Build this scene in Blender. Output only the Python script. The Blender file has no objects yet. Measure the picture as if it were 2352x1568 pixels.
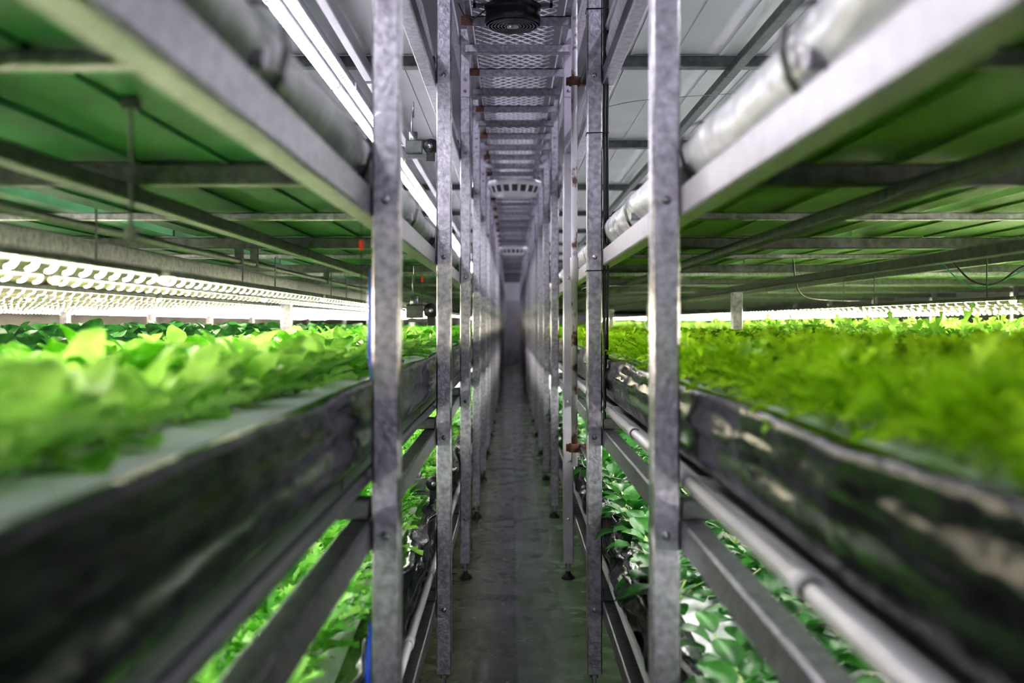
import bpy, math, random
import numpy as np
from mathutils import Vector, noise, Matrix
random.seed(7)
S=bpy.context.scene
COL=S.collection
F=2287.0; H=1.36
# ------------------------------------------------------------ materials
def mat(name, col=(.5,.5,.5), rough=.5, metal=0., emit=None, es=0., nscale=0, namt=.25, bump=0., bscale=20, spec=.5, detail=4, stretch=None, bdist=.02, orand=0., bdetail=2):
    m=bpy.data.materials.new(name); m.use_nodes=True
    nt=m.node_tree; b=nt.nodes['Principled BSDF']
    b.inputs['Base Color'].default_value=(*col,1); b.inputs['Roughness'].default_value=rough
    b.inputs['Metallic'].default_value=metal
    b.inputs['Specular IOR Level'].default_value=spec
    if emit:
        b.inputs['Emission Color'].default_value=(*emit,1); b.inputs['Emission Strength'].default_value=es
    geo=nt.nodes.new('ShaderNodeNewGeometry');src=geo.outputs['Position']
    if nscale:
        n=nt.nodes.new('ShaderNodeTexNoise'); n.inputs['Scale'].default_value=nscale; n.inputs['Detail'].default_value=detail
        nt.links.new(src,n.inputs['Vector'])
        r=nt.nodes.new('ShaderNodeValToRGB')
        r.color_ramp.elements[0].position=.3; r.color_ramp.elements[1].position=.7
        r.color_ramp.elements[0].color=(*[c*(1-namt) for c in col],1)
        r.color_ramp.elements[1].color=(*[min(1,c*(1+namt)) for c in col],1)
        nt.links.new(n.outputs['Fac'],r.inputs['Fac']);last=r.outputs['Color']
        if orand:
            oi=nt.nodes.new('ShaderNodeObjectInfo');hs=nt.nodes.new('ShaderNodeHueSaturation')
            ma=nt.nodes.new('ShaderNodeMath');ma.operation='MULTIPLY_ADD';ma.inputs[1].default_value=2*orand;ma.inputs[2].default_value=1-orand
            nt.links.new(oi.outputs['Random'],ma.inputs[0]);nt.links.new(ma.outputs[0],hs.inputs['Value']);nt.links.new(last,hs.inputs['Color']);last=hs.outputs[0]
        nt.links.new(last,b.inputs['Base Color'])
    if bump:
        if stretch:
            mp=nt.nodes.new('ShaderNodeMapping');mp.inputs['Scale'].default_value=stretch;nt.links.new(src,mp.inputs[0]);src=mp.outputs[0]
        n2=nt.nodes.new('ShaderNodeTexNoise'); n2.inputs['Scale'].default_value=bscale; n2.inputs['Detail'].default_value=bdetail
        nt.links.new(src,n2.inputs['Vector'])
        bp=nt.nodes.new('ShaderNodeBump'); bp.inputs['Strength'].default_value=bump; bp.inputs['Distance'].default_value=bdist
        nt.links.new(n2.outputs['Fac'],bp.inputs['Height']); nt.links.new(bp.outputs['Normal'],b.inputs['Normal'])
    return m
M_galv=mat('galvanised_steel',(.37,.36,.40),.33,.8,nscale=55,namt=.32,bump=.08,bscale=90,orand=.38)
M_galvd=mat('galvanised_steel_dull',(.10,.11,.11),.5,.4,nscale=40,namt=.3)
M_alu=mat('pale_aluminium',(.50,.48,.54),.36,.5,nscale=30,namt=.08)
M_bolt=mat('zinc_bolt',(.34,.34,.38),.35,.9)
M_black=mat('black_rubber',(.010,.010,.012),.45)
M_blackgl=mat('black_plastic_fan',(.008,.008,.012),.3)
M_film=mat('black_film',(.005,.005,.008),.15,bump=.55,bscale=30,spec=.30,stretch=(1,.3,1),bdist=.012,bdetail=4)
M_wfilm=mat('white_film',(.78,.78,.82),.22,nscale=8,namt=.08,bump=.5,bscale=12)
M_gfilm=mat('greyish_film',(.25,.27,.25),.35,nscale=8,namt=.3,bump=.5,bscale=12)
M_foam=mat('white_foam',(.88,.88,.92),.8,nscale=80,namt=.04,bump=.1,bscale=150)
M_pvc=mat('white_pvc',(.92,.91,.96),.22,nscale=10,namt=.03)
M_panelg=mat('white_panel_painted_green_bounce',(.035,.135,.06),.55,nscale=2.5,namt=.45,orand=.35,spec=.2)  # white panel, green light bounced off the plants painted into its colour
M_panelgr=mat('white_panel_painted_olive_bounce',(.17,.32,.075),.5,nscale=2.5,namt=.35,orand=.25,spec=.2)  # right side panel, yellow green plant bounce painted into the white
M_panelw=mat('white_panel',(.66,.66,.68),.4,nscale=3,namt=.08)
M_rust=mat('rusted_iron',(.13,.06,.04),.8,.2,nscale=60,namt=.5)
M_red=mat('red_plastic',(.75,.03,.01),.4)
M_blue=mat('blue_hose',(.01,.06,.5),.3)
M_green=mat('green_wire',(.02,.25,.12),.4)
M_wallw=mat('pale_wall',(.30,.28,.26),.7,nscale=2,namt=.1)
M_wallr=mat('grey_wall',(.11,.13,.09),.7,nscale=2,namt=.1)
M_ceil=mat('dim_ceiling',(.17,.17,.185),.8,nscale=2,namt=.1)
M_far=mat('far_wall_paint',(.45,.43,.48),.7,nscale=2,namt=.1)
M_door=mat('grey_door',(.34,.32,.36),.5,nscale=5,namt=.2)
M_mesh=mat('expanded_steel',(.60,.59,.63),.5,.3,nscale=40,namt=.2)
M_ventd=mat('vent_inside',(.14,.14,.145),.6)

def pipe_rust():
    m=mat('pale_painted_pipe_with_rust',(.6,.6,.6),.45)
    nt=m.node_tree;b=nt.nodes['Principled BSDF'];g=nt.nodes.new('ShaderNodeNewGeometry')
    n=nt.nodes.new('ShaderNodeTexNoise');n.inputs['Scale'].default_value=14;n.inputs['Detail'].default_value=6
    r=nt.nodes.new('ShaderNodeValToRGB');e=r.color_ramp.elements
    e[0].position=.36;e[0].color=(.12,.06,.04,1);e[1].position=.44;e[1].color=(.55,.53,.57,1)
    nt.links.new(g.outputs['Position'],n.inputs['Vector']);nt.links.new(n.outputs['Fac'],r.inputs['Fac']);nt.links.new(r.outputs['Color'],b.inputs['Base Color'])
    return m
M_ppipe=pipe_rust()

def led_mat(name,es,period=.045,duty=.25,col=(1,.95,.90),base=.3):
    m=bpy.data.materials.new(name);m.use_nodes=True;nt=m.node_tree;b=nt.nodes['Principled BSDF']
    b.inputs['Base Color'].default_value=(.6,.5,.3,1)
    tc=nt.nodes.new('ShaderNodeTexCoord');sp=nt.nodes.new('ShaderNodeSeparateXYZ')
    nt.links.new(tc.outputs['Object'],sp.inputs[0])
    mu=nt.nodes.new('ShaderNodeMath');mu.operation='MULTIPLY';mu.inputs[1].default_value=1/period
    fr=nt.nodes.new('ShaderNodeMath');fr.operation='FRACT'
    lt=nt.nodes.new('ShaderNodeMath');lt.operation='LESS_THAN';lt.inputs[1].default_value=duty
    ad=nt.nodes.new('ShaderNodeMath');ad.operation='MULTIPLY_ADD';ad.inputs[1].default_value=es/duty;ad.inputs[2].default_value=base
    nt.links.new(sp.outputs['Y'],mu.inputs[0]);nt.links.new(mu.outputs[0],fr.inputs[0]);nt.links.new(fr.outputs[0],lt.inputs[0]);nt.links.new(lt.outputs[0],ad.inputs[0])
    nt.links.new(ad.outputs[0],b.inputs['Emission Strength'])
    b.inputs['Emission Color'].default_value=(*col,1)
    return m
M_led=led_mat('led_diodes',27,.06,.16,col=(1,.90,.70),base=.1)
M_ledr=led_mat('led_diodes_warm',33,.09,.14,(1,.92,.70),.05)
M_ledl=led_mat('led_diodes_neutral',26,.045,.25,(1,.97,.92))
M_ledu=led_mat('led_diodes_cool',26,.036,.5,(.96,.95,1))
M_fillglow=mat('fill_lamp_glow',(.9,.9,.9),.4,emit=(.90,.86,1),es=32)  # glow of the added fill lamps

def leaf_mat(name,c1,c2,trans=.4,rough=.4):
    m=bpy.data.materials.new(name);m.use_nodes=True;nt=m.node_tree;b=nt.nodes['Principled BSDF'];out=nt.nodes['Material Output']
    g=nt.nodes.new('ShaderNodeNewGeometry');n=nt.nodes.new('ShaderNodeTexNoise');n.inputs['Scale'].default_value=18;n.inputs['Detail'].default_value=3
    nt.links.new(g.outputs['Position'],n.inputs['Vector'])
    oi=nt.nodes.new('ShaderNodeObjectInfo')
    ad=nt.nodes.new('ShaderNodeMath');ad.operation='MULTIPLY_ADD';ad.inputs[1].default_value=.4;ad.inputs[2].default_value=-.2
    a2=nt.nodes.new('ShaderNodeMath');a2.operation='ADD'
    nt.links.new(oi.outputs['Random'],ad.inputs[0]);nt.links.new(ad.outputs[0],a2.inputs[0]);nt.links.new(n.outputs['Fac'],a2.inputs[1])
    r=nt.nodes.new('ShaderNodeValToRGB');e=r.color_ramp.elements
    e[0].position=.32;e[0].color=(*c1,1);e[1].position=.68;e[1].color=(*c2,1)
    nt.links.new(a2.outputs[0],r.inputs['Fac']);nt.links.new(r.outputs['Color'],b.inputs['Base Color'])
    b.inputs['Roughness'].default_value=rough
    t=nt.nodes.new('ShaderNodeBsdfTranslucent');nt.links.new(r.outputs['Color'],t.inputs['Color'])
    mx=nt.nodes.new('ShaderNodeMixShader');mx.inputs[0].default_value=trans
    nt.links.new(b.outputs[0],mx.inputs[1]);nt.links.new(t.outputs[0],mx.inputs[2]);nt.links.new(mx.outputs[0],out.inputs[0])
    return m
M_lfA=leaf_mat('bright_green_leaf',(.08,.36,.008),(.50,.86,.20),.4,.3)
M_lfB=leaf_mat('dark_green_leaf',(.008,.055,.010),(.045,.20,.045),.15,.35)
M_lfC=leaf_mat('olive_serrated_leaf',(.24,.50,.006),(.52,.84,.05),.55)
M_lfD=leaf_mat('light_green_serrated_leaf',(.30,.66,.07),(.60,.94,.22),.5)
M_lfE=leaf_mat('mid_green_round_leaf',(.012,.09,.012),(.06,.25,.04),.3)
M_lfF=leaf_mat('fresh_green_serrated_leaf',(.08,.34,.02),(.36,.72,.14))
M_stem=leaf_mat('pale_leaf_stem',(.40,.58,.18),(.58,.72,.32),.3)

def floor_mat():
    m=bpy.data.materials.new('wet_green_grey_concrete');m.use_nodes=True;nt=m.node_tree;b=nt.nodes['Principled BSDF']
    g=nt.nodes.new('ShaderNodeNewGeometry');sp=nt.nodes.new('ShaderNodeSeparateXYZ');nt.links.new(g.outputs['Position'],sp.inputs[0])
    n=nt.nodes.new('ShaderNodeTexNoise');n.inputs['Scale'].default_value=4;n.inputs['Detail'].default_value=10;n.inputs['Roughness'].default_value=.68
    nt.links.new(g.outputs['Position'],n.inputs['Vector'])
    r=nt.nodes.new('ShaderNodeValToRGB');e=r.color_ramp.elements
    e[0].position=.35;e[0].color=(.17,.19,.135,1);e[1].position=.65;e[1].color=(.27,.31,.235,1)
    nt.links.new(n.outputs['Fac'],r.inputs['Fac'])
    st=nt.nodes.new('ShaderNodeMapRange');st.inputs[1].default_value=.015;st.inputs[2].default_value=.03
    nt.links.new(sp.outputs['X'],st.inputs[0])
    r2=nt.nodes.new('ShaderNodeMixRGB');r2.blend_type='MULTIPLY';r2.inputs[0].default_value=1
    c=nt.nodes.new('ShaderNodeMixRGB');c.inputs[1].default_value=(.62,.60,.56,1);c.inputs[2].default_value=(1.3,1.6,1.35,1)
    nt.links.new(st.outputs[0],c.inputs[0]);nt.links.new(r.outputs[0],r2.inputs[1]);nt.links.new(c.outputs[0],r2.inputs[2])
    nt.links.new(r2.outputs[0],b.inputs['Base Color'])
    n2=nt.nodes.new('ShaderNodeTexNoise');n2.inputs['Scale'].default_value=5;n2.inputs['Detail'].default_value=8;n2.inputs['Roughness'].default_value=.6
    nt.links.new(g.outputs['Position'],n2.inputs['Vector'])
    rr=nt.nodes.new('ShaderNodeMapRange');rr.inputs[1].default_value=.42;rr.inputs[2].default_value=.60;rr.inputs[3].default_value=.10;rr.inputs[4].default_value=.33
    nt.links.new(n2.outputs['Fac'],rr.inputs[0]);nt.links.new(rr.outputs[0],b.inputs['Roughness'])
    b.inputs['Specular IOR Level'].default_value=.65
    bp=nt.nodes.new('ShaderNodeBump');bp.inputs['Strength'].default_value=.10;bp.inputs['Distance'].default_value=.004
    nt.links.new(n2.outputs['Fac'],bp.inputs['Height']);nt.links.new(bp.outputs[0],b.inputs['Normal'])
    return m
M_floor=floor_mat()

# ------------------------------------------------------------ mesh helpers
class MB:
    def __init__(s): s.v=[];s.f=[];s.m=[];s.mats=[];s.sm=[]
    def mi(s,m):
        if m not in s.mats: s.mats.append(m)
        return s.mats.index(m)
    def add(s,vs,fs,m,smooth=False):
        o=len(s.v);s.v+= [tuple(x) for x in vs];k=s.mi(m)
        for f in fs: s.f.append(tuple(i+o for i in f));s.m.append(k);s.sm.append(smooth)
    def box(s,x0,x1,y0,y1,z0,z1,m,ch=0.):
        if ch<=0:
            vs=[(x,y,z) for x in(x0,x1) for y in(y0,y1) for z in(z0,z1)]
            s.add(vs,[(0,1,3,2),(4,6,7,5),(0,4,5,1),(2,3,7,6),(0,2,6,4),(1,5,7,3)],m);return
        d=[x1-x0,y1-y0,z1-z0];ax=d.index(max(d));lo=[x0,y0,z0];hi=[x1,y1,z1];a,b=[i for i in range(3) if i!=ax]
        ring=[(lo[a]+ch,lo[b]),(hi[a]-ch,lo[b]),(hi[a],lo[b]+ch),(hi[a],hi[b]-ch),(hi[a]-ch,hi[b]),(lo[a]+ch,hi[b]),(lo[a],hi[b]-ch),(lo[a],lo[b]+ch)]
        vs=[]
        for t in(lo[ax],hi[ax]):
            for p in ring:
                q=[0,0,0];q[ax]=t;q[a]=p[0];q[b]=p[1];vs.append(q)
        fs=[(i,(i+1)%8,8+(i+1)%8,8+i) for i in range(8)]+[tuple(range(7,-1,-1)),tuple(range(8,16))]
        s.add(vs,fs,m)
    def lathe(s,prof,m,n=20,c=(0,0,0),axis='Z',smooth=True):
        vs=[];
        for r,h in prof:
            for i in range(n):
                a=2*math.pi*i/n;u=r*math.cos(a);w=r*math.sin(a)
                p={'Z':(u,w,h),'Y':(u,h,w),'X':(h,u,w)}[axis]
                vs.append((p[0]+c[0],p[1]+c[1],p[2]+c[2]))
        fs=[(j*n+i,j*n+(i+1)%n,(j+1)*n+(i+1)%n,(j+1)*n+i) for j in range(len(prof)-1) for i in range(n)]
        s.add(vs,fs,m,smooth)
    def torus(s,R,r,m,c=(0,0,0),n=32,k=6):
        vs=[];fs=[]
        for i in range(n):
            a=2*math.pi*i/n
            for j in range(k):
                b=2*math.pi*j/k;q=R+r*math.cos(b);vs.append((c[0]+q*math.cos(a),c[1]+q*math.sin(a),c[2]+r*math.sin(b)))
        for i in range(n):
            for j in range(k):
                fs.append((i*k+j,((i+1)%n)*k+j,((i+1)%n)*k+(j+1)%k,i*k+(j+1)%k))
        s.add(vs,fs,m,True)
    def tube(s,pts,r,m,k=8):
        pts=[Vector(p) for p in pts];vs=[];fs=[]
        for i,p in enumerate(pts):
            t=(pts[min(i+1,len(pts)-1)]-pts[max(i-1,0)]).normalized()
            up=Vector((0,0,1)) if abs(t.z)<.9 else Vector((1,0,0))
            a=t.cross(up).normalized();b=a.cross(t)
            for j in range(k):
                an=2*math.pi*j/k;vs.append(p+a*(r*math.cos(an))+b*(r*math.sin(an)))
        for i in range(len(pts)-1):
            for j in range(k): fs.append((i*k+j,i*k+(j+1)%k,(i+1)*k+(j+1)%k,(i+1)*k+j))
        fs.append(tuple(range(k)));fs.append(tuple((len(pts)-1)*k+j for j in range(k-1,-1,-1)))
        s.add(vs,fs,m,True)
    def mesh(s,name):
        me=bpy.data.meshes.new(name);me.from_pydata(s.v,[],s.f)
        for m in s.mats: me.materials.append(m)
        me.polygons.foreach_set('material_index',s.m);me.polygons.foreach_set('use_smooth',s.sm);me.update()
        return me
def ob(name,me,loc=(0,0,0),label=None,cat=None,group=None,kind=None,parent=None,rot=None,scale=None):
    o=bpy.data.objects.new(name,me);o.location=loc
    if rot:o.rotation_euler=rot
    if scale:o.scale=(scale,)*3 if not isinstance(scale,tuple) else scale
    if label:o['label']=label
    if cat:o['category']=cat
    if group:o['group']=group
    if kind:o['kind']=kind
    COL.objects.link(o)
    if parent:o.parent=parent
    return o
def boxmesh(name,x0,x1,y0,y1,z0,z1,m,ch=0):
    b=MB();b.box(x0,x1,y0,y1,z0,z1,m,ch);return b.mesh(name)

# ------------------------------------------------------------ setting
SP=1.67; ROW=[1.97+SP*k for k in range(-2,19)]   # -1.37 .. 32.03
Y0=-1.45; Y1=33.0
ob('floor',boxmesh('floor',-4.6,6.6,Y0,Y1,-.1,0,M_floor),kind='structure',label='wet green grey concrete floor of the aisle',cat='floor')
ob('ceiling',boxmesh('ceiling',-4.6,6.6,Y0,Y1,3.6,3.7,M_ceil),kind='structure',label='dim grey ceiling above the racks',cat='ceiling')
ob('wall_left',boxmesh('wl',-4.7,-4.6,Y0,Y1,0,3.6,M_wallw),kind='structure',label='pale side wall behind the racks',cat='wall')
ob('wall_right',boxmesh('wr',6.6,6.7,Y0,Y1,0,3.6,M_wallr),kind='structure',label='grey side wall behind the racks',cat='wall')
ob('wall_far',boxmesh('wf',-4.6,6.6,Y1,Y1+.1,0,3.6,M_far),kind='structure',label='grey end wall of the aisle',cat='wall')
b=MB();b.box(-.2,.26,Y1-.05,Y1,0.0,2.1,M_door);b.box(.18,.2,Y1-.09,Y1-.05,.95,1.1,M_bolt);b.box(-.23,-.2,Y1-.06,Y1,0,2.13,M_far);b.box(.26,.29,Y1-.06,Y1,0,2.13,M_far)
ob('door_1',b.mesh('door'),kind='structure',label='grey door at the end of the aisle',cat='door')

# ------------------------------------------------------------ posts
XL,XR=-.246,.302; PW=.055; PT=2.92
def post_mesh(m,top=PT):
    b=MB();b.box(-PW/2,PW/2,-PW/2,PW/2,.085,top,m,.005);return b.mesh('rack_post')
me_post=post_mesh(M_galv);me_posta=post_mesh(M_alu);me_posts=post_mesh(M_galv,1.524)
b=MB();b.lathe([(0,0),(.036,0),(.036,.008),(.014,.028),(.012,.04)],M_black,16);b.lathe([(.008,.035),(.008,.086)],M_bolt,10);b.lathe([(.015,.066),(.015,.078),(0,.078)],M_bolt,6,smooth=False);me_foot=b.mesh('leveling_foot')
b=MB();b.lathe([(.009,0),(.009,-.0015),(.0065,-.0015),(.0065,-.006),(.004,-.0075),(0,-.0075)],M_galv,10,axis='Y');me_bolt=b.mesh('bolt')
b=MB();b.box(-.024,.024,-.004,0,-.06,.06,M_alu,.001);me_plate=b.mesh('bracket_plate')
for side,X in(('l',XL),('r',XR)):
    for k,y in enumerate(ROW):
        alu=(side=='r' and k==4)
        p=ob('rack_post',me_posta if alu else me_post,(X,y,0),
             'pale aluminium square rack post standing on a black foot' if alu else 'galvanised square steel rack post along the aisle','post','rack posts along the aisle')
        ob('leveling_foot',me_foot,(0,0,0),parent=p,label='black rubber levelling foot with steel thread')
        if 1<k<12:
            for z in(.32,.945,1.60,2.26): ob('bolt',me_bolt,(0,-PW/2,z),parent=p)
            if k>=3:
                pl=ob('bracket_plate',me_plate,(0,-PW/2-.001,2.62),parent=p,label='small bright bracket plate with two bolts')
                for dz in(-.03,.03): ob('bolt',me_bolt,(0,-.004,dz),parent=pl)
for X in(-1.2,1.2,):
    for k in(4,6,8,10,12,14):
        p=ob('rack_post',me_posts,(X,ROW[k],0),'short galvanised steel rack post between two growing beds','post','inner rack posts');ob('leveling_foot',me_foot,parent=p)
for X in(-3.13,4.37):
    for k in(3,4,5,6,7,8,9,10,12,15):
        p=ob('rack_post',me_post,(X,ROW[k],0),'galvanised steel rack post behind the growing beds','post','outer rack posts');ob('leveling_foot',me_foot,parent=p)

# ------------------------------------------------------------ beams
LEV=[.35,.974,1.63,2.29]
def beam(m,h=.06,w=.045,L=SP):
    b=MB()
    b.box(0,w,-L/2+.002,L/2-.002,-h,0,m,.004)
    return b.mesh('rack_beam')
me_beam=beam(M_galv);me_beamu=beam(M_alu)
for k in range(len(ROW)-1):
    ym=(ROW[k]+ROW[k+1])/2
    for li,z in enumerate(LEV):
        for sx in(-1,1):
            x0=.331 if sx>0 else -.275-.045
            ob('rack_beam',me_beamu if li==2 and sx>0 and k<3 else me_beam,(x0,ym,z),'galvanised steel beam running between rack posts under a growing bed','beam','lengthwise rack beams')
b=MB();b.box(-.03,.03,-SP/2+.002,SP/2-.002,-.06,0,M_galv,.003);me_inb=b.mesh('rack_beam')
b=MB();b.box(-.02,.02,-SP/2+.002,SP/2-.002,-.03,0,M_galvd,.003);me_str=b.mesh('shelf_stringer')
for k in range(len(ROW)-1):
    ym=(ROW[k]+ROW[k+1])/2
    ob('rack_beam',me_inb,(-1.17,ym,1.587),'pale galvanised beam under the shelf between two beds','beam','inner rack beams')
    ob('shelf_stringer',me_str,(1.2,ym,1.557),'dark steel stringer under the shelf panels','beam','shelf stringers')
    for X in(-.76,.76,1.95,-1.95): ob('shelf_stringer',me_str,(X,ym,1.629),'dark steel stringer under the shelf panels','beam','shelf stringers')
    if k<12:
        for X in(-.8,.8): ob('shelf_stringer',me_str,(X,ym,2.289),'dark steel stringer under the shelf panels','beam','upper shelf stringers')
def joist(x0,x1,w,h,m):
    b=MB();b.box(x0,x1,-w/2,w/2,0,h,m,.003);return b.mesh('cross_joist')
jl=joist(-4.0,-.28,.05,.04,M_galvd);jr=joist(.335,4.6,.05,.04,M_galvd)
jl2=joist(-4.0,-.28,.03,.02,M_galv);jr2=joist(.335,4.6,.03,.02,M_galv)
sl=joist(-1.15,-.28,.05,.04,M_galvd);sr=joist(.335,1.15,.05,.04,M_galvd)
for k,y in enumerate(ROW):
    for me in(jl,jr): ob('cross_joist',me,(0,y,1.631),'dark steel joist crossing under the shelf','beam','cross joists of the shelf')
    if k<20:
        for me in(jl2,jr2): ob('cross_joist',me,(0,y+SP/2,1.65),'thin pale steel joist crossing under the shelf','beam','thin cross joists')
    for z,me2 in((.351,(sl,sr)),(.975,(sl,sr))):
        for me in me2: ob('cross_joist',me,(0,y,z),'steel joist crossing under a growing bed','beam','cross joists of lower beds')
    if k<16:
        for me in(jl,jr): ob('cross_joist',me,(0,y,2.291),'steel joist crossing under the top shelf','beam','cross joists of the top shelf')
# ------------------------------------------------------------ panels
def panel(w,l,m):
    b=MB();b.box(-w/2,w/2,-l/2,l/2,0,.008,m)
    for i in range(5):
        x=-w/2+w*(i+.5)/5; b.box(x-.006,x+.006,-l/2+.01,l/2-.01,-.006,0,m)
    b.box(-w/2,w/2,-l/2,-l/2+.012,.008,.035,m);b.box(-w/2,w/2,l/2-.012,l/2,.008,.035,m)
    b.box(-w/2,-w/2+.01,-l/2,l/2,.008,.035,m);b.box(w/2-.01,w/2,-l/2,l/2,.008,.035,m)
    return b.mesh('shelf_tray')
PM={}
def gp(key,w,l,m):
    if key not in PM: PM[key]=panel(w,l,m)
    return PM[key]
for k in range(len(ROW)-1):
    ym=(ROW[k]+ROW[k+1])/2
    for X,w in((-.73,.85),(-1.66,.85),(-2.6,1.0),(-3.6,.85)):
        ob('shelf_tray',gp('g%f'%w,w,SP-.02,M_panelg),(X,ym,1.678),'white plastic tray underside with green plant bounce light painted in','tray','middle shelf trays')
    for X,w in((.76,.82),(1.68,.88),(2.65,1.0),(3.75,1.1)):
        ob('shelf_tray',gp('r%f'%w,w,SP-.02,M_panelgr),(X,ym,1.678),'white plastic tray underside with yellow green plant bounce light painted in','tray','middle shelf trays')
    for X,z in((-.74,2.338),(.76,2.338),(-.74,1.02),(.76,1.02),(-.74,.4),(.76,.4),(-1.66,2.338),(1.68,2.338)):
        if z>2 and k>14: continue
        ob('shelf_tray',gp('w',.81,SP-.02,M_panelw),(X,ym,z),'white plastic growing tray resting on steel joists','tray','white growing trays')
for k in range(len(ROW)-1):
    ym=(ROW[k]+ROW[k+1])/2
    for X,w in((-1.92,1.35),(2.77,2.9)):
        ob('bed_tray',gp('o%f'%w,w,SP-.02,M_galvd),(X,ym,1.10),'grey tray carrying a neighbouring growing bed','tray','neighbouring bed trays')

# ------------------------------------------------------------ film liners
def liner(name,prof,mt,y0,y1,amp,label,step=.035,seed=0,freq=1.0,edge=None):
    n=int((y1-y0)/step);vs=[];fs=[];ms=[];np_=len(prof)
    P=[]
    for i in range(np_-1):
        for t in(0,.34,.67): P.append(((prof[i][0]*(1-t)+prof[i+1][0]*t),(prof[i][1]*(1-t)+prof[i+1][1]*t)))
    P.append(prof[-1]);m=len(P)
    for _ in range(2):
        P=[P[0]]+[((P[i-1][0]+2*P[i][0]+P[i+1][0])/4,(P[i-1][1]+2*P[i][1]+P[i+1][1])/4) for i in range(1,m-1)]+[P[-1]]
    sx=1 if prof[0][0]>0 else -1
    for i in range(n+1):
        y=y0+(y1-y0)*i/n
        for j,(x,z) in enumerate(P):
            w=math.sin(math.pi*min(1,max(0,j/(m-1))))
            d=noise.noise(Vector((z*9*freq+seed,y*1.7*freq,seed)))*amp+noise.noise(Vector((z*16+seed,y*7*freq,seed+5)))*amp*.45
            dz=noise.noise(Vector((y*2.2,seed+3,j*.15)))*amp*.6
            vs.append((x+sx*(d*w),y,z+dz))
    for i in range(n):
        for j in range(m-1): fs.append((i*m+j,i*m+j+1,(i+1)*m+j+1,(i+1)*m+j));ms.append(1 if(edge and j<4) else 0)
    me=bpy.data.meshes.new(name);me.from_pydata(vs,[],fs);me.materials.append(mt)
    if edge: me.materials.append(edge)
    me.polygons.foreach_set('material_index',ms);me.polygons.foreach_set('use_smooth',[True]*len(fs));me.update()
    return ob(name,me,label=label,cat='plastic film')
def mir(p,d): return [(-(x-d),z) for x,z in p]
pm=[(.40,1.222),(.372,1.238),(.354,1.236),(.346,1.222),(.352,1.20),(.340,1.175),(.352,1.15),(.345,1.125),(.352,1.10),(.360,1.082),(.385,1.066)]
liner('film_liner',pm,M_film,Y0+.1,32,.012,'glossy black plastic film lining the growing bed beside the aisle',seed=1)
liner('film_liner',mir(pm,.055),M_film,Y0+.1,32,.013,'glossy black plastic film lining the growing bed beside the aisle',seed=9,freq=.7)
pl=[(.42,.635),(.385,.66),(.360,.655),(.352,.60),(.372,.54),(.360,.48),(.366,.42),(.40,.39)]
liner('film_liner',pl,M_film,Y0+.1,32,.05,'crumpled black plastic film sagging over the lower bed edge',seed=21,freq=1.5)
liner('film_liner',mir(pl,.055),M_film,Y0+.1,32,.05,'crumpled black plastic film sagging over the lower bed edge',seed=33,freq=1.5)
pu=[(.40,1.728),(.372,1.738),(.354,1.734),(.342,1.715),(.338,1.69),(.345,1.662),(.372,1.640)]
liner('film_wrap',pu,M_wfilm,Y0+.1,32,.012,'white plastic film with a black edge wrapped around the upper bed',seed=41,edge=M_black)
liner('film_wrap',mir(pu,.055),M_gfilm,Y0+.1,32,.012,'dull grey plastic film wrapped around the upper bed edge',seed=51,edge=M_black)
pu2=[(x,z+.66) for x,z in pu]
liner('film_wrap',pu2,M_wfilm,Y0+.1,26,.010,'white plastic film wrapped around the top bed',seed=61,edge=M_black,step=.06)
liner('film_wrap',mir(pu2,.055),M_wfilm,Y0+.1,26,.010,'white plastic film wrapped around the top bed',seed=71,edge=M_black,step=.06)
b=MB();pts=[(.40,1.742),(.368,1.748),(.348,1.742),(.334,1.72),(.330,1.69),(.338,1.656),(.35,1.637)]
for i in range(len(pts)-1):
    (xa,za),(xb,zb)=pts[i],pts[i+1]
    b.add([(xa,-.012,za),(xa,.012,za),(xb,.012,zb),(xb,-.012,zb)],[(0,1,2,3)],M_black)
    b.add([(xa+.004,-.012,za),(xa+.004,.012,za),(xb+.004,.012,zb),(xb+.004,-.012,zb)],[(3,2,1,0)],M_black)
me_cl=b.mesh('film_clip')
for k in range(1,10):
    for dy in(-.05,.9):
        ob('film_clip',me_cl,(-.006,ROW[k]+dy,0),'black strap clip holding the white film','clip','film clips')
        ob('film_clip',me_cl,(.061,ROW[k]+dy,0),'black strap clip holding the white film','clip','film clips',scale=(-1,1,1))

# ------------------------------------------------------------ foam boards
def board(w,l):
    b=MB();b.box(-w/2,w/2,-l/2,l/2,0,.02,M_foam,0)
    return b.mesh('foam_board')
mb=board(.74,SP/2-.008);mb2=board(1.25,SP/2-.008);mb3=board(1.35,SP/2-.008)
for k in range(len(ROW)-1):
    for h in(.25,.75):
        y=ROW[k]+SP*h
        for X,z in((-.715,1.195),(.775,1.195),(-.72,.60),(.775,.60),(-.72,1.70),(.775,1.70)):
            if z!=1.195 and k>11: continue
            ob('foam_board',mb,(X,y,z),'white foam board holding plants in the growing bed','board','white foam growing boards')
        ob('foam_board',mb2,(-1.92,y,1.195),'white foam board of the neighbouring bed','board','neighbouring foam boards')
        for X in(2.03,3.45): ob('foam_board',mb3,(X,y,1.195),'white foam board of the neighbouring bed','board','neighbouring foam boards')
for X,z0,z1 in((-1.285,1.13,1.235),(1.325,1.13,1.235),(-1.1,1.05,1.232),(1.16,1.05,1.232),(-2.56,1.13,1.235),(2.74,1.13,1.22)):
    ob('bed_edge_strip',boxmesh('bed_edge_strip',X-.008,X+.008,Y0+.1,32,z0,z1,M_film),label='black film covered edge of a growing bed',cat='bed edge')
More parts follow.
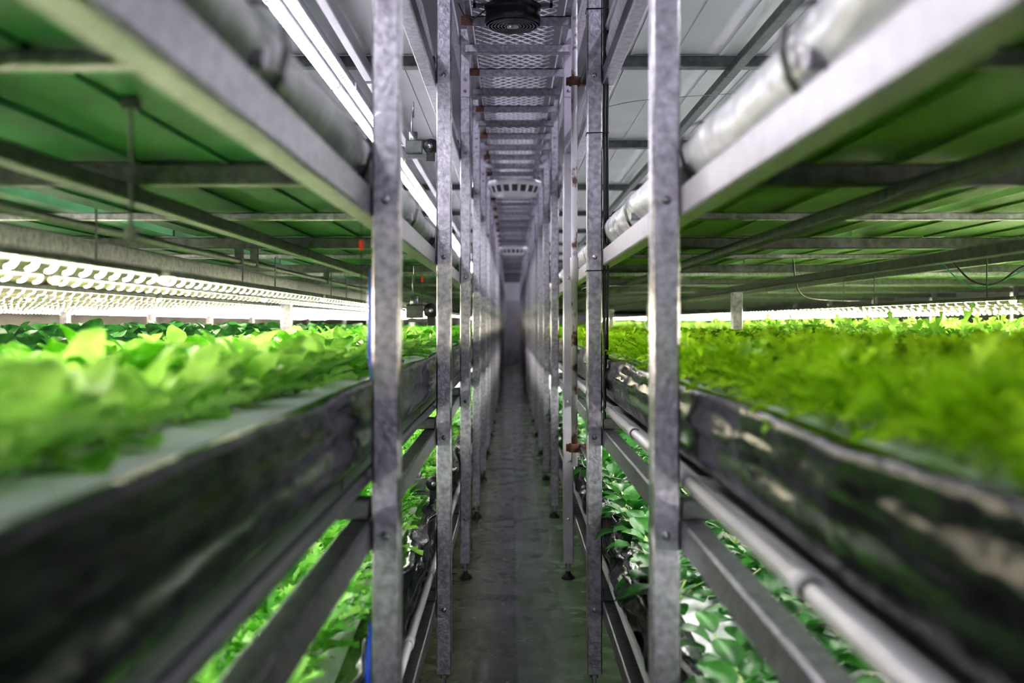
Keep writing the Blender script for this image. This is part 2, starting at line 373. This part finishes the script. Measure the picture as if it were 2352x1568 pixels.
# ------------------------------------------------------------ pipes
def pipeseg(r,m):
    b=MB();b.lathe([(0,-SP/2+.001),(r,-SP/2+.001),(r,SP/2-.001),(0,SP/2-.001)],m,14,axis='Y');return b.mesh('water_pipe')
me_pipe=pipeseg(.013,M_pvc);me_pipeg=pipeseg(.013,M_alu)
b=MB();b.lathe([(.0132,-.007),(.0155,-.007),(.0155,.007),(.0132,.007)],M_black,14,axis='Y');me_pc=b.mesh('pipe_clamp')
b=MB();b.lathe([(.0132,-.03),(.0165,-.03),(.0165,.03),(.0132,.03)],M_pvc,14,axis='Y');me_cp=b.mesh('pipe_coupling')
for k in range(len(ROW)-1):
    ym=(ROW[k]+ROW[k+1])/2
    for X,z in((.352,1.045),(-.297,1.045),(.352,2.435),(-.297,.435)):
        lf=X<0 and z>1
        o=ob('water_pipe',me_pipeg if lf else me_pipe,(X,ym,z),'dull grey pipe running along the growing bed' if lf else 'white plastic water pipe running along the growing bed','pipe','pipes along the growing beds')
        if k<10 and not lf:
            if .5<z<2: ob('pipe_clamp',me_pc,(0,.03,0),parent=o,label='black clamp on the pipe')
            ob('pipe_coupling',me_cp,(0,.08,0),parent=o)
X=-.93
b=MB();b.tube([(X,Y0+.1,1.572),(X,14,1.572)],.010,M_galvd)
o=ob('conduit_pipe',b.mesh('conduit_pipe'),label='thin grey conduit fixed under the shelf joists',cat='pipe')
for yy in(3.4,3.6,5.0):
    b=MB();b.box(X-.013,X+.013,yy-.01,yy+.01,1.558,1.63,M_galvd);ob('conduit_clamp',b.mesh('conduit_clamp'),parent=o,label='dark clamp')
b=MB();b.tube([(-.535,1.4,1.67),(-.535,1.4,1.49)],.003,M_galvd);b.box(-.541,-.529,1.39,1.41,1.475,1.495,M_galvd,.003);b.box(-.545,-.525,1.39,1.41,1.66,1.676,M_galvd)
ob('hanger_hook',b.mesh('hanger_hook'),label='dark steel hanger hook under the shelf',cat='hanger')

# ------------------------------------------------------------ LEDs
b=MB();b.box(-.016,.016,-SP/2+.02,SP/2-.02,0,.014,M_galvd,.002);me_lh=b.mesh('grow_lamp')
b=MB();b.box(-.02,.02,-SP/2+.02,SP/2-.02,0,.025,M_alu,.003);me_lhw=b.mesh('grow_lamp')
def strip(m):
    b=MB();n=6
    for i in range(n):
        a0=math.pi+math.pi*i/n;a1=math.pi+math.pi*(i+1)/n;r=.013
        b.add([(r*math.cos(a0),-SP/2+.03,r*math.sin(a0)),(r*math.cos(a0),SP/2-.03,r*math.sin(a0)),(r*math.cos(a1),SP/2-.03,r*math.sin(a1)),(r*math.cos(a1),-SP/2+.03,r*math.sin(a1))],[(0,1,2,3)],m)
    return b.mesh('diode_strip')
me_ld=strip(M_led);me_ldr=strip(M_ledr);me_ldu=strip(M_ledu);me_ldl=strip(M_ledl)
b=MB();b.tube([(0,0,.012),(0,0,.165)],.0025,M_galvd,6);me_hang=b.mesh('hanger_rod')
def lamp(X,ym,z,grp,hang,ms=None,mh=None):
    o=ob('grow_lamp',mh or me_lh,(X,ym,z),'slim bright white grow lamp hanging under a shelf','lamp',grp)
    ob('diode_strip',ms or me_ld,(0,0,-.001),parent=o,label='glowing white row of diodes')
    if hang:
        for dy in(-.6,.6): ob('hanger_rod',me_hang,(0,dy,0),parent=o)
LX=[-.70,-.92,-1.30,-1.52,-1.78,-2.05,-2.35,-2.65,-2.95,-3.4,-3.8]
for k in range(1,len(ROW)-1):
    ym=(ROW[k]+ROW[k+1])/2
    for i,X in enumerate(LX):
        if k<7 or (k<13 and i%2==0) or (i==0): lamp(X,ym,1.452,'lamps over the pale lettuce bed',i==1 and k<8)
    for i in range(7):
        if k<8 or (k<13 and i%2==0): lamp(1.85+.34*i,ym,1.445,'lamps over the serrated greens bed',i==0 and k<8,me_ldr)
    if k<11:
        for X in(-.59,-.645): lamp(X,ym,2.22,'lamps under the top shelf',False,me_ldu,me_lhw)
        lamp(1.0,ym,2.22,'lamps under the top shelf',False,me_ldu)
        for X in(.52,.92,-.52,-.92): lamp(X,ym,.905,'lamps over the lower beds',False,me_ldl)
lc=boxmesh('lamp_channel',-.535,-.505,-SP/2+.02,SP/2-.02,2.24,2.288,M_alu,.003)
for k in range(1,14): ob('lamp_channel',lc,(0,(ROW[k]+ROW[k+1])/2,0),'pale metal channel beside the grow lamps','channel','lamp channels')
b=MB();b.box(-.06,.06,-.75,.75,0,.05,M_alu,.01);me_c=b.mesh('fill_lamp')
b=MB();b.box(-.045,.045,-.72,.72,-.02,-.001,M_fillglow,.008);me_ct=b.mesh('fill_lamp_tube')
for X,st in((-.95,0),(1.0,1.5)):  # added fill lamps, hidden by the top shelf, lighting ceiling and mesh
    for i in range(11):
        o=ob('fill_lamp',me_c,(X,.3+st+2.9*i,3.55),'long added fill lamp above the racks','lamp','added fill lamps');ob('fill_lamp_tube',me_ct,parent=o)
for X,yy in((-.6,14),(.65,19),(-.6,24),(.65,28),(.0,31.5)):  # more added fill lamps to brighten the far aisle and end wall
    o=ob('fill_lamp',me_c,(X,yy,3.3),'long added fill lamp hanging near the aisle walkway','lamp','added fill lamps');ob('fill_lamp_tube',me_ct,parent=o)
    b=MB()
    for dy in(-.5,.5): b.tube([(0,dy,.04),(0,dy,.3)],.004,M_bolt,5)
    ob('hanger_rod',b.mesh('hanger_rod'),parent=o)

# ------------------------------------------------------------ overhead walkway
XA,XB=-.217,.273;XM=(XA+XB)/2
b=MB();b.box(XA,XB,-.003,.003,-.02,.022,M_galv);b.box(XA,XB,-.003,.03,.017,.022,M_galv);b.box(XA,XA+.05,-.006,-.003,-.018,.018,M_rust);b.box(XB-.05,XB,-.006,-.003,-.018,.018,M_bolt);me_r=b.mesh('walkway_rung')
b=MB();b.box(XA,XB,-.022,.022,-.02,.02,M_galv,.004);me_r2=b.mesh('walkway_rung')
y=2.09;i=0
while y<32:
    if abs(y-8.93)>.2:
        ob('walkway_rung',me_r if i%2 else me_r2,(0,y,2.66),'dull steel crossbar carrying the overhead mesh walkway','beam','walkway crossbars')
    y+=.44;i+=1
for X in(XA+.03,XB-.03):
    ob('walkway_rail',boxmesh('walkway_rail',X-.014,X+.014,1.2,32.5,2.684,2.72,M_galv,.003),label='steel rail along the overhead walkway',cat='rail')
b=MB();L=SP;cw=.062;ch_=.036;w=.40;ns=int(L/ch_)
nx=int(w/(cw/2))
for s_ in range(ns):
    y=-L/2+s_*ch_+ch_/2
    for i in range(nx):
        x0=-w/2+i*cw/2;x1=x0+cw/2
        ph=(i+s_)%2
        ya=y+(ch_*.40 if ph else -ch_*.40);yb=y-(ch_*.40 if ph else -ch_*.40)
        t=.0055
        b.add([(x0,ya-t,0),(x1,yb-t,0),(x1,yb+t,.009),(x0,ya+t,.009)],[(0,1,2,3)],M_mesh)
me_m=b.mesh('mesh_panel')
for k in range(2,20):
    ob('mesh_panel',me_m,(XM,(ROW[k]+ROW[k+1])/2,2.724),'diamond expanded steel mesh panel of the overhead walkway','mesh','walkway mesh panels')
for X in(XL-.05,XR+.05):
    ob('top_rail',boxmesh('top_rail',X-.02,X+.02,Y0+.1,32.4,2.84,2.9,M_galv,.004),label='galvanised rail joining the tops of the posts',cat='rail')
b=MB();b.box(XA,XB,-.02,.02,0,.04,M_galv,.004);me_x=b.mesh('post_tie')
for k in range(3,20): ob('post_tie',me_x,(0,ROW[k],2.79),'galvanised tie bar between facing posts','beam','post tie bars')

# ------------------------------------------------------------ fans
def fan(name,loc,R,hh,m,mg,label):
    b=MB();b.lathe([(R,0),(R*1.04,.01),(R*1.04,.03),(R,.04),(R,hh-.02),(R*1.05,hh),(R*.97,hh),(R*.95,.02),(R*.97,0),(R,0)],m,40)
    o=ob(name,b.mesh('fan_housing'),loc,label,'fan')
    b=MB()
    for q in(.3,.42,.54,.66,.78,.9): b.torus(R*q,.0025,mg,c=(0,0,-.004),n=40,k=5)
    for a in range(8):
        t=a*math.pi/4;b.tube([(R*.2*math.cos(t),R*.2*math.sin(t),-.003),(R*.98*math.cos(t),R*.98*math.sin(t),-.001)],.0025,mg,5)
    b.lathe([(0,-.008),(R*.22,-.008),(R*.22,.0),(0,0)],M_bolt,20)
    ob('fan_guard',b.mesh('fan_guard'),parent=o,label='round wire guard')
    b=MB();b.lathe([(0,.02),(R*.3,.02),(R*.3,.07),(0,.07)],m,20)
    ob('fan_hub',b.mesh('fan_hub'),parent=o)
    b=MB();r0,r1=R*.3,R*.9
    vs=[(r0,-.03,.03),(r1*.98,-.06,.03),(r1,.05,.055),(r0,.03,.06)]
    b.add(vs,[(0,1,2,3)],m)
    bm=b.mesh('fan_blade')
    for a in range(6): ob('fan_blade',bm,(0,0,0),parent=o,rot=(0,0,a*math.pi/3))
    return o
M_guard=mat('dark_fan_guard',(.12,.12,.14),.3,.6)
f=fan('axial_fan',(.005,4.02,2.562),.110,.075,M_blackgl,M_guard,'black round axial fan hanging under the overhead walkway')
b=MB();b.tube([(-.09,0,.08),(-.13,-.02,.04),(-.16,.01,.03),(-.2,.02,.05),(-.22,.0,.09)],.003,M_black,6);ob('fan_cable',b.mesh('fan_cable'),parent=f)
b=MB();b.box(-.16,.16,-.015,.015,.075,.085,M_galvd);b.box(-.16,-.15,-.015,.015,.075,.125,M_galvd);b.box(.15,.16,-.015,.015,.075,.125,M_galvd);ob('fan_bracket',b.mesh('fan_bracket'),parent=f)
def wfan(y,lab):
    b=MB();N=40;R=.25
    b.lathe([(R*.85,.05),(R*.97,.04),(R*1.03,.02),(R,0.0),(R*.96,-.012)],M_pvc,N)
    b.lathe([(R*.86,-.066),(R*.78,-.088),(R*.45,-.10),(0,-.10)],M_pvc,N)
    for i in range(18):
        a=2*math.pi*i/18;d=.06
        vs=[(R*.965*math.cos(a-d),R*.965*math.sin(a-d),-.010),(R*.965*math.cos(a+d),R*.965*math.sin(a+d),-.010),(R*.86*math.cos(a+d),R*.86*math.sin(a+d),-.067),(R*.86*math.cos(a-d),R*.86*math.sin(a-d),-.067)]
        b.add(vs,[(0,1,2,3)],M_pvc)
    b.lathe([(R*.92,.01),(R*.80,-.062),(0,-.07)],M_ventd,N)
    o=ob('ceiling_vent',b.mesh('ceiling_vent'),(XM,y,2.585),lab,'vent',scale=(.95,1,1))
    b=MB();b.box(-.02,.02,-.02,.02,-.06,.05,M_galvd);ob('vent_bracket',b.mesh('vent_bracket'),parent=o)
wfan(8.93,'white slotted round air circulator under the walkway');wfan(16.6,'white slotted round air circulator farther along the walkway')

# ------------------------------------------------------------ vertical rusty pipe w/ clamps
b=MB();b.lathe([(0,.75),(.0135,.75),(.0135,1.54),(.018,1.54),(.018,1.64),(.0135,1.64),(.0135,2.95),(0,2.95)],M_ppipe,14)
px,py=.268,4.25
o=ob('standing_pipe',b.mesh('standing_pipe'),(px,py,0),'pale vertical pipe with rust patches clamped beside a post','pipe')
def clampm():
    b=MB();b.lathe([(.0137,-.018),(.024,-.018),(.024,.018),(.0137,.018)],M_rust,12)
    b.box(-.035,-.018,-.016,.016,-.014,.014,M_rust);b.box(.018,.05,-.016,.016,-.014,.014,M_rust)
    b.tube([(-.028,-.03,0),(-.028,.03,0)],.006,M_rust,6)
    b.tube([(.034,.0,.0),(.034,-.58,.0)],.010,M_galvd,8)
    return b.mesh('pipe_clamp')
me_k=clampm()
for z in(1.36+(742-187)*4.25/F,1.36+(742-1028)*4.25/F): ob('pipe_clamp',me_k,(0,0,z),parent=o,label='rusty iron scaffold clamp with a short arm')
y2=ROW[3]
b=MB();pts=[(XR+.036,y2-.02+.01*math.sin(i*.9),2.9-.09*i+0) for i in range(22)]
b.tube(pts,.006,M_black,7);pts=[(XR+.036+.012,y2-.01+.012*math.sin(i*.7+1),2.9-.09*i) for i in range(20)];b.tube(pts,.005,M_black,7)
o=ob('power_cable',b.mesh('power_cable'),label='black cables strapped along a galvanised post',cat='cable')
for z in(2.5,2.05,1.55):
    b=MB();c=PW/2+.002
    b.tube([(XR-c,y2-c,z),(XR+c+.02,y2-c,z+.002),(XR+c+.02,y2+c,z),(XR-c,y2+c,z),(XR-c,y2-c,z)],.002,M_black,5)
    ob('cable_tie',b.mesh('cable_tie'),parent=o)
y1=ROW[2]
b=MB();b.tube([(-.282,y1+.035,1.47),(-.284,y1+.03,1.40),(-.284,y1+.03,1.30),(-.278,y1+.03,1.245)],.006,M_blue)
ob('blue_hose',b.mesh('blue_hose'),label='short blue hose hanging beside a galvanised post',cat='hose')
b=MB();b.tube([(-.280,y1+.03,.76),(-.283,y1-.0,.70),(-.282,y1-.02,.62),(-.280,y1+.0,.5)],.006,M_blue)
ob('blue_hose',b.mesh('blue_hose'),label='blue hose hanging beside the lower growing bed',cat='hose')
for (x,y) in((-.335,2.22),(-.352,3.92)):
    b=MB();b.box(-.005,.005,-.003,.003,-.010,.012,M_red,.002)
    o=ob('warning_tag',b.mesh('warning_tag'),(x,y,1.533),'small red plastic tag hanging on a thin string','tag','red hanging tags')
    b=MB();b.tube([(0,0,.1),(0,0,-.15)],.001,M_black,5);ob('string',b.mesh('string'),parent=o)
b=MB()
b.box(-.055,.0,-.02,.02,-.025,.02,M_galvd,.004);b.lathe([(0,-.012),(.014,-.012),(.014,.03),(0,.03)],M_bolt,10,c=(-.03,0,.02));b.tube([(-.06,0,.0),(-.085,0,.01),(-.085,0,.04)],.004,M_bolt,6)
b.box(-.05,.02,-.012,.012,-.04,-.028,M_galvd);b.tube([(-.035,0,.04),(-.035,0,.12)],.003,M_bolt,6)
me_v=b.mesh('valve_body')
b=MB();b.lathe([(0,-.016),(.022,-.016),(.026,-.01),(.026,.01),(.022,.016),(0,.016)],M_black,18,axis='Y');b.lathe([(0,-.02),(.008,-.02),(.008,.02),(0,.02)],M_bolt,10,axis='Y');b.box(-.014,.014,-.014,.014,-.052,-.02,M_black,.003);me_v2=b.mesh('valve_knob')
for x,y,z in((-.355,3.95,2.06),(-.352,3.95,1.41),(-.345,3.98,.72)):
    o=ob('flow_valve',me_v,(x,y,z),'small metal valve with a black round knob beside the bed','valve','small flow valves',scale=1.15)
    ob('valve_knob',me_v2,(.03,-.0,0),parent=o)
    b=MB();b.tube([(-.03,0,.1),(-.03,0,.155)],.003,M_bolt,6);ob('valve_rod',b.mesh('valve_rod'),parent=o)
def wire(pts,r,m,lab):
    P=[Vector(p) for p in pts];Q=[]
    for i in range(len(P)-1):
        p0=P[max(i-1,0)];p1=P[i];p2=P[i+1];p3=P[min(i+2,len(P)-1)]
        for t in[j/6 for j in range(6)]:
            Q.append(.5*((2*p1)+(p2-p0)*t+(2*p0-5*p1+4*p2-p3)*t*t+(3*p1-p0-3*p2+p3)*t**3))
    Q.append(P[-1]);b=MB();b.tube(Q,r,m,6);ob('hanging_wire',b.mesh('hanging_wire'),label=lab,cat='wire')
wire([(1.72,4.0,1.615),(1.79,4.0,1.54),(1.88,4.0,1.50),(1.97,4.0,1.53),(2.06,4.0,1.57),(2.23,4.0,1.61)],.003,M_green,'green wire drooping under the shelf')
wire([(1.77,4.0,1.61),(1.85,4.0,1.53),(1.95,4.0,1.52),(2.06,4.0,1.59),(2.23,4.0,1.62)],.004,M_black,'black wire drooping under the shelf')
wire([(1.3,4.6,1.665),(1.45,5,1.51),(1.78,5.6,1.49),(2.18,6.2,1.50)],.004,M_black,'black wire drooping under the shelf')
for z in(2.17,1.5,.79):
    wire([(.298,4.23,z),(.30,3.9,z),(.45,3.62,z-.003),(.9,3.5,z+.004)],.0014,M_bolt,'thin steel wire tied from the pipe to the rack')

# ------------------------------------------------------------ plants
def leafgeo(L,Wd,az,e0,curl,pet,rng,ns=6,nc=4,jag=0.,ruffle=.1,base=(0,0),peak=.55):
    V=[];Q=[];Mi=[]
    ca,sa=math.cos(az),math.sin(az);sx,sy=-sa,ca
    r=.0;z=0.;e=e0;pts=[]
    N1=2
    seg=[pet/N1]*N1+[L/ns]*ns
    pts.append((r,z,e))
    for i,s in enumerate(seg):
        e-=curl*(s/(L+pet));r+=s*math.cos(e);z+=s*math.sin(e);pts.append((r,z,e))
    pw=max(.003,Wd*.05)
    for i in range(N1+1):
        r,z,e=pts[i]
        for q in(-1,1): V.append((base[0]+r*ca+sx*q*pw,base[1]+r*sa+sy*q*pw,z))
    for i in range(N1): Q.append((2*i,2*i+1,2*i+3,2*i+2));Mi.append(1)
    o=len(V)
    for i in range(ns+1):
        t=i/ns;r,z,e=pts[N1+i]
        wd=Wd*.5*(math.sin(math.pi*min(1,(t**(math.log(.5)/math.log(peak)))))**.7) if 0<t<1 else (Wd*.03)
        if jag and 0<t<1: wd*= (1+jag) if i%2 else (1-jag)
        for j in range(nc+1):
            u=-1+2*j/nc
            up=abs(u)*wd*.35+rng.uniform(-1,1)*ruffle*Wd*.3*abs(u)
            fw=(abs(u)*wd*.5 if jag else 0)
            nr=r-math.sin(e)*up+fw*math.cos(e);nz=z+math.cos(e)*up*1.0+fw*math.sin(e)
            V.append((base[0]+nr*ca+sx*u*wd,base[1]+nr*sa+sy*u*wd,nz))
    n1=nc+1
    for i in range(ns):
        for j in range(nc): Q.append((o+i*n1+j,o+i*n1+j+1,o+(i+1)*n1+j+1,o+(i+1)*n1+j));Mi.append(0)
    return V,Q,Mi
def plant(kind,seed,lo=False):
    rng=random.Random(seed);V=[];Q=[];Mi=[]
    def add(g):
        o=len(V);V.extend(g[0]);Q.extend([tuple(i+o for i in q) for q in g[1]]);Mi.extend(g[2])
    if kind=='lettuce':
        n=7 if lo else 10
        for i in range(n):
            inn=i/n
            add(leafgeo(rng.uniform(.085,.13),rng.uniform(.065,.095),i*2.4+rng.uniform(-.3,.3),math.radians(28+52*inn+rng.uniform(-10,14)),rng.uniform(.3,1.1),rng.uniform(.02,.035),rng,4 if lo else 7,2 if lo else 4,0,.3))
    elif kind=='dark':
        n=6 if lo else 9
        for i in range(n):
            inn=i/n
            add(leafgeo(rng.uniform(.08,.10),rng.uniform(.065,.08),i*2.4+rng.uniform(-.3,.3),math.radians(50+30*inn+rng.uniform(-8,8)),rng.uniform(.4,1.0),rng.uniform(.045,.065),rng,4 if lo else 7,2 if lo else 4,0,.12))
    elif kind=='mizuna':
        n=10 if lo else 18
        for i in range(n):
            inn=i/n
            add(leafgeo(rng.uniform(.07,.125),rng.uniform(.028,.045),i*2.4+rng.uniform(-.4,.4),math.radians(52+38*inn+rng.uniform(-8,8)),rng.uniform(.4,1.6),rng.uniform(.03,.05),rng,6 if lo else 10,2,.5,.5))
    elif kind=='round':
        n=6 if lo else 12
        for i in range(n):
            inn=i/n
            add(leafgeo(rng.uniform(.055,.085),rng.uniform(.05,.07),i*2.4+rng.uniform(-.3,.3),math.radians(30+50*inn+rng.uniform(-8,8)),rng.uniform(.8,1.5),rng.uniform(.04,.085),rng,4 if lo else 7,2 if lo else 4,0,.12,peak=.45))
    return np.array(V,dtype=np.float64),np.array(Q),np.array(Mi)
def pmesh(name,g,ml):
    me=bpy.data.meshes.new(name);me.from_pydata(g[0].tolist(),[],g[1].tolist());me.materials.append(ml);me.materials.append(M_stem)
    me.polygons.foreach_set('material_index',g[2].tolist());me.polygons.foreach_set('use_smooth',[True]*len(g[1]));me.update();return me
def field(kind,name,ml,xs,y0,dy,nind,yend,z,sc,label,cat,group,seed=0,dens=1.0):
    rng=random.Random(seed)
    var=[pmesh(name,plant(kind,seed*10+i),ml) for i in range(5)]
    lov=[plant(kind,seed*10+50+i,True) for i in range(4)]
    y=y0;cnt=0;VV=[];QQ=[];MM=[];off=0
    while y<yend:
        far=cnt+len(xs)>min(nind,300)
        for xi,x in enumerate(xs):
            if rng.random()>dens: continue
            px_=x+rng.uniform(-.018,.018);py_=y+rng.uniform(-.02,.02)+(dy/2 if xi%2 else 0);a=rng.uniform(0,6.28);s=sc*rng.uniform(.82,1.22)
            if not far:
                ob(name,rng.choice(var),(px_,py_,z),label,cat,group,rot=(rng.uniform(-.1,.1),rng.uniform(-.1,.1),a),scale=s);cnt+=1
            else:
                g=rng.choice(lov);c,sn=math.cos(a),math.sin(a)
                R=np.array([[c,-sn,0],[sn,c,0],[0,0,1]])*s
                VV.append(g[0]@R.T+np.array([px_,py_,z]));QQ.append(g[1]+off);MM.append(g[2]);off+=len(g[0])
        y+=dy*(1 if not far or y<12 else 1.5)
    if VV:
        me=pmesh(name+'_bed',(np.vstack(VV),np.vstack(QQ),np.concatenate(MM)),ml)
        ob(name+'_bed',me,(0,0,0),label+', dense rows continuing along the bed',cat,None,'stuff')
lin=lambda a,b,n:[a+(b-a)*i/(n-1) for i in range(n)]
ZT=1.214
field('lettuce','lettuce_plant',M_lfA,lin(-.46,-1.03,6),.25,.13,300,31.5,ZT,.88,'young pale green lettuce plant on a white foam board','plant','pale lettuce in the bed',1)
field('dark','dark_leaf_plant',M_lfB,lin(-1.36,-2.48,8),2.1,.15,296,31.5,ZT,1.0,'dark green round leafed plant on a white foam board','plant','dark leafed greens in the bed',2)
field('mizuna','serrated_green_plant',M_lfC,lin(.455,1.10,7),.3,.09,300,31.5,ZT,.80,'yellow green serrated leaf plant on a white foam board','plant','serrated greens beside the aisle',3)
field('mizuna','bright_serrated_plant',M_lfD,lin(1.42,4.0,13),2.2,.19,299,31.5,ZT,1.12,'bright light green serrated plant under grow lamps','plant','bright serrated greens under lamps',4)
field('mizuna','feathery_green_plant',M_lfF,lin(-.44,-1.0,5),.6,.14,220,10,.62,.95,'fresh green feathery leafed plant in the lower bed','plant','feathery greens in the lower bed',5)
field('round','round_leaf_plant',M_lfE,lin(.46,1.05,5),.6,.17,240,10,.62,1.08,'dark green round leafed plant in the lower bed','plant','round leafed greens in the lower bed',6,dens=.9)

# ------------------------------------------------------------ world, camera
w=bpy.data.worlds.new('World');S.world=w;w.use_nodes=True
bg=w.node_tree.nodes['Background'];bg.inputs[0].default_value=(.88,.84,1,1);bg.inputs[1].default_value=1.0
cam=bpy.data.cameras.new('Camera');co=bpy.data.objects.new('Camera',cam);COL.objects.link(co)
co.location=(0,0,H);co.rotation_euler=(math.pi/2,0,0)
cam.sensor_width=36;cam.lens=35;cam.shift_y=-42/2352;cam.shift_x=1/2352;cam.clip_start=.02
cam.dof.use_dof=True;cam.dof.focus_distance=3.9;cam.dof.aperture_fstop=2.3
S.camera=co
try:
    S.view_settings.view_transform='Standard';S.view_settings.look='Medium High Contrast';S.view_settings.exposure=.15
except Exception as e: print(e)
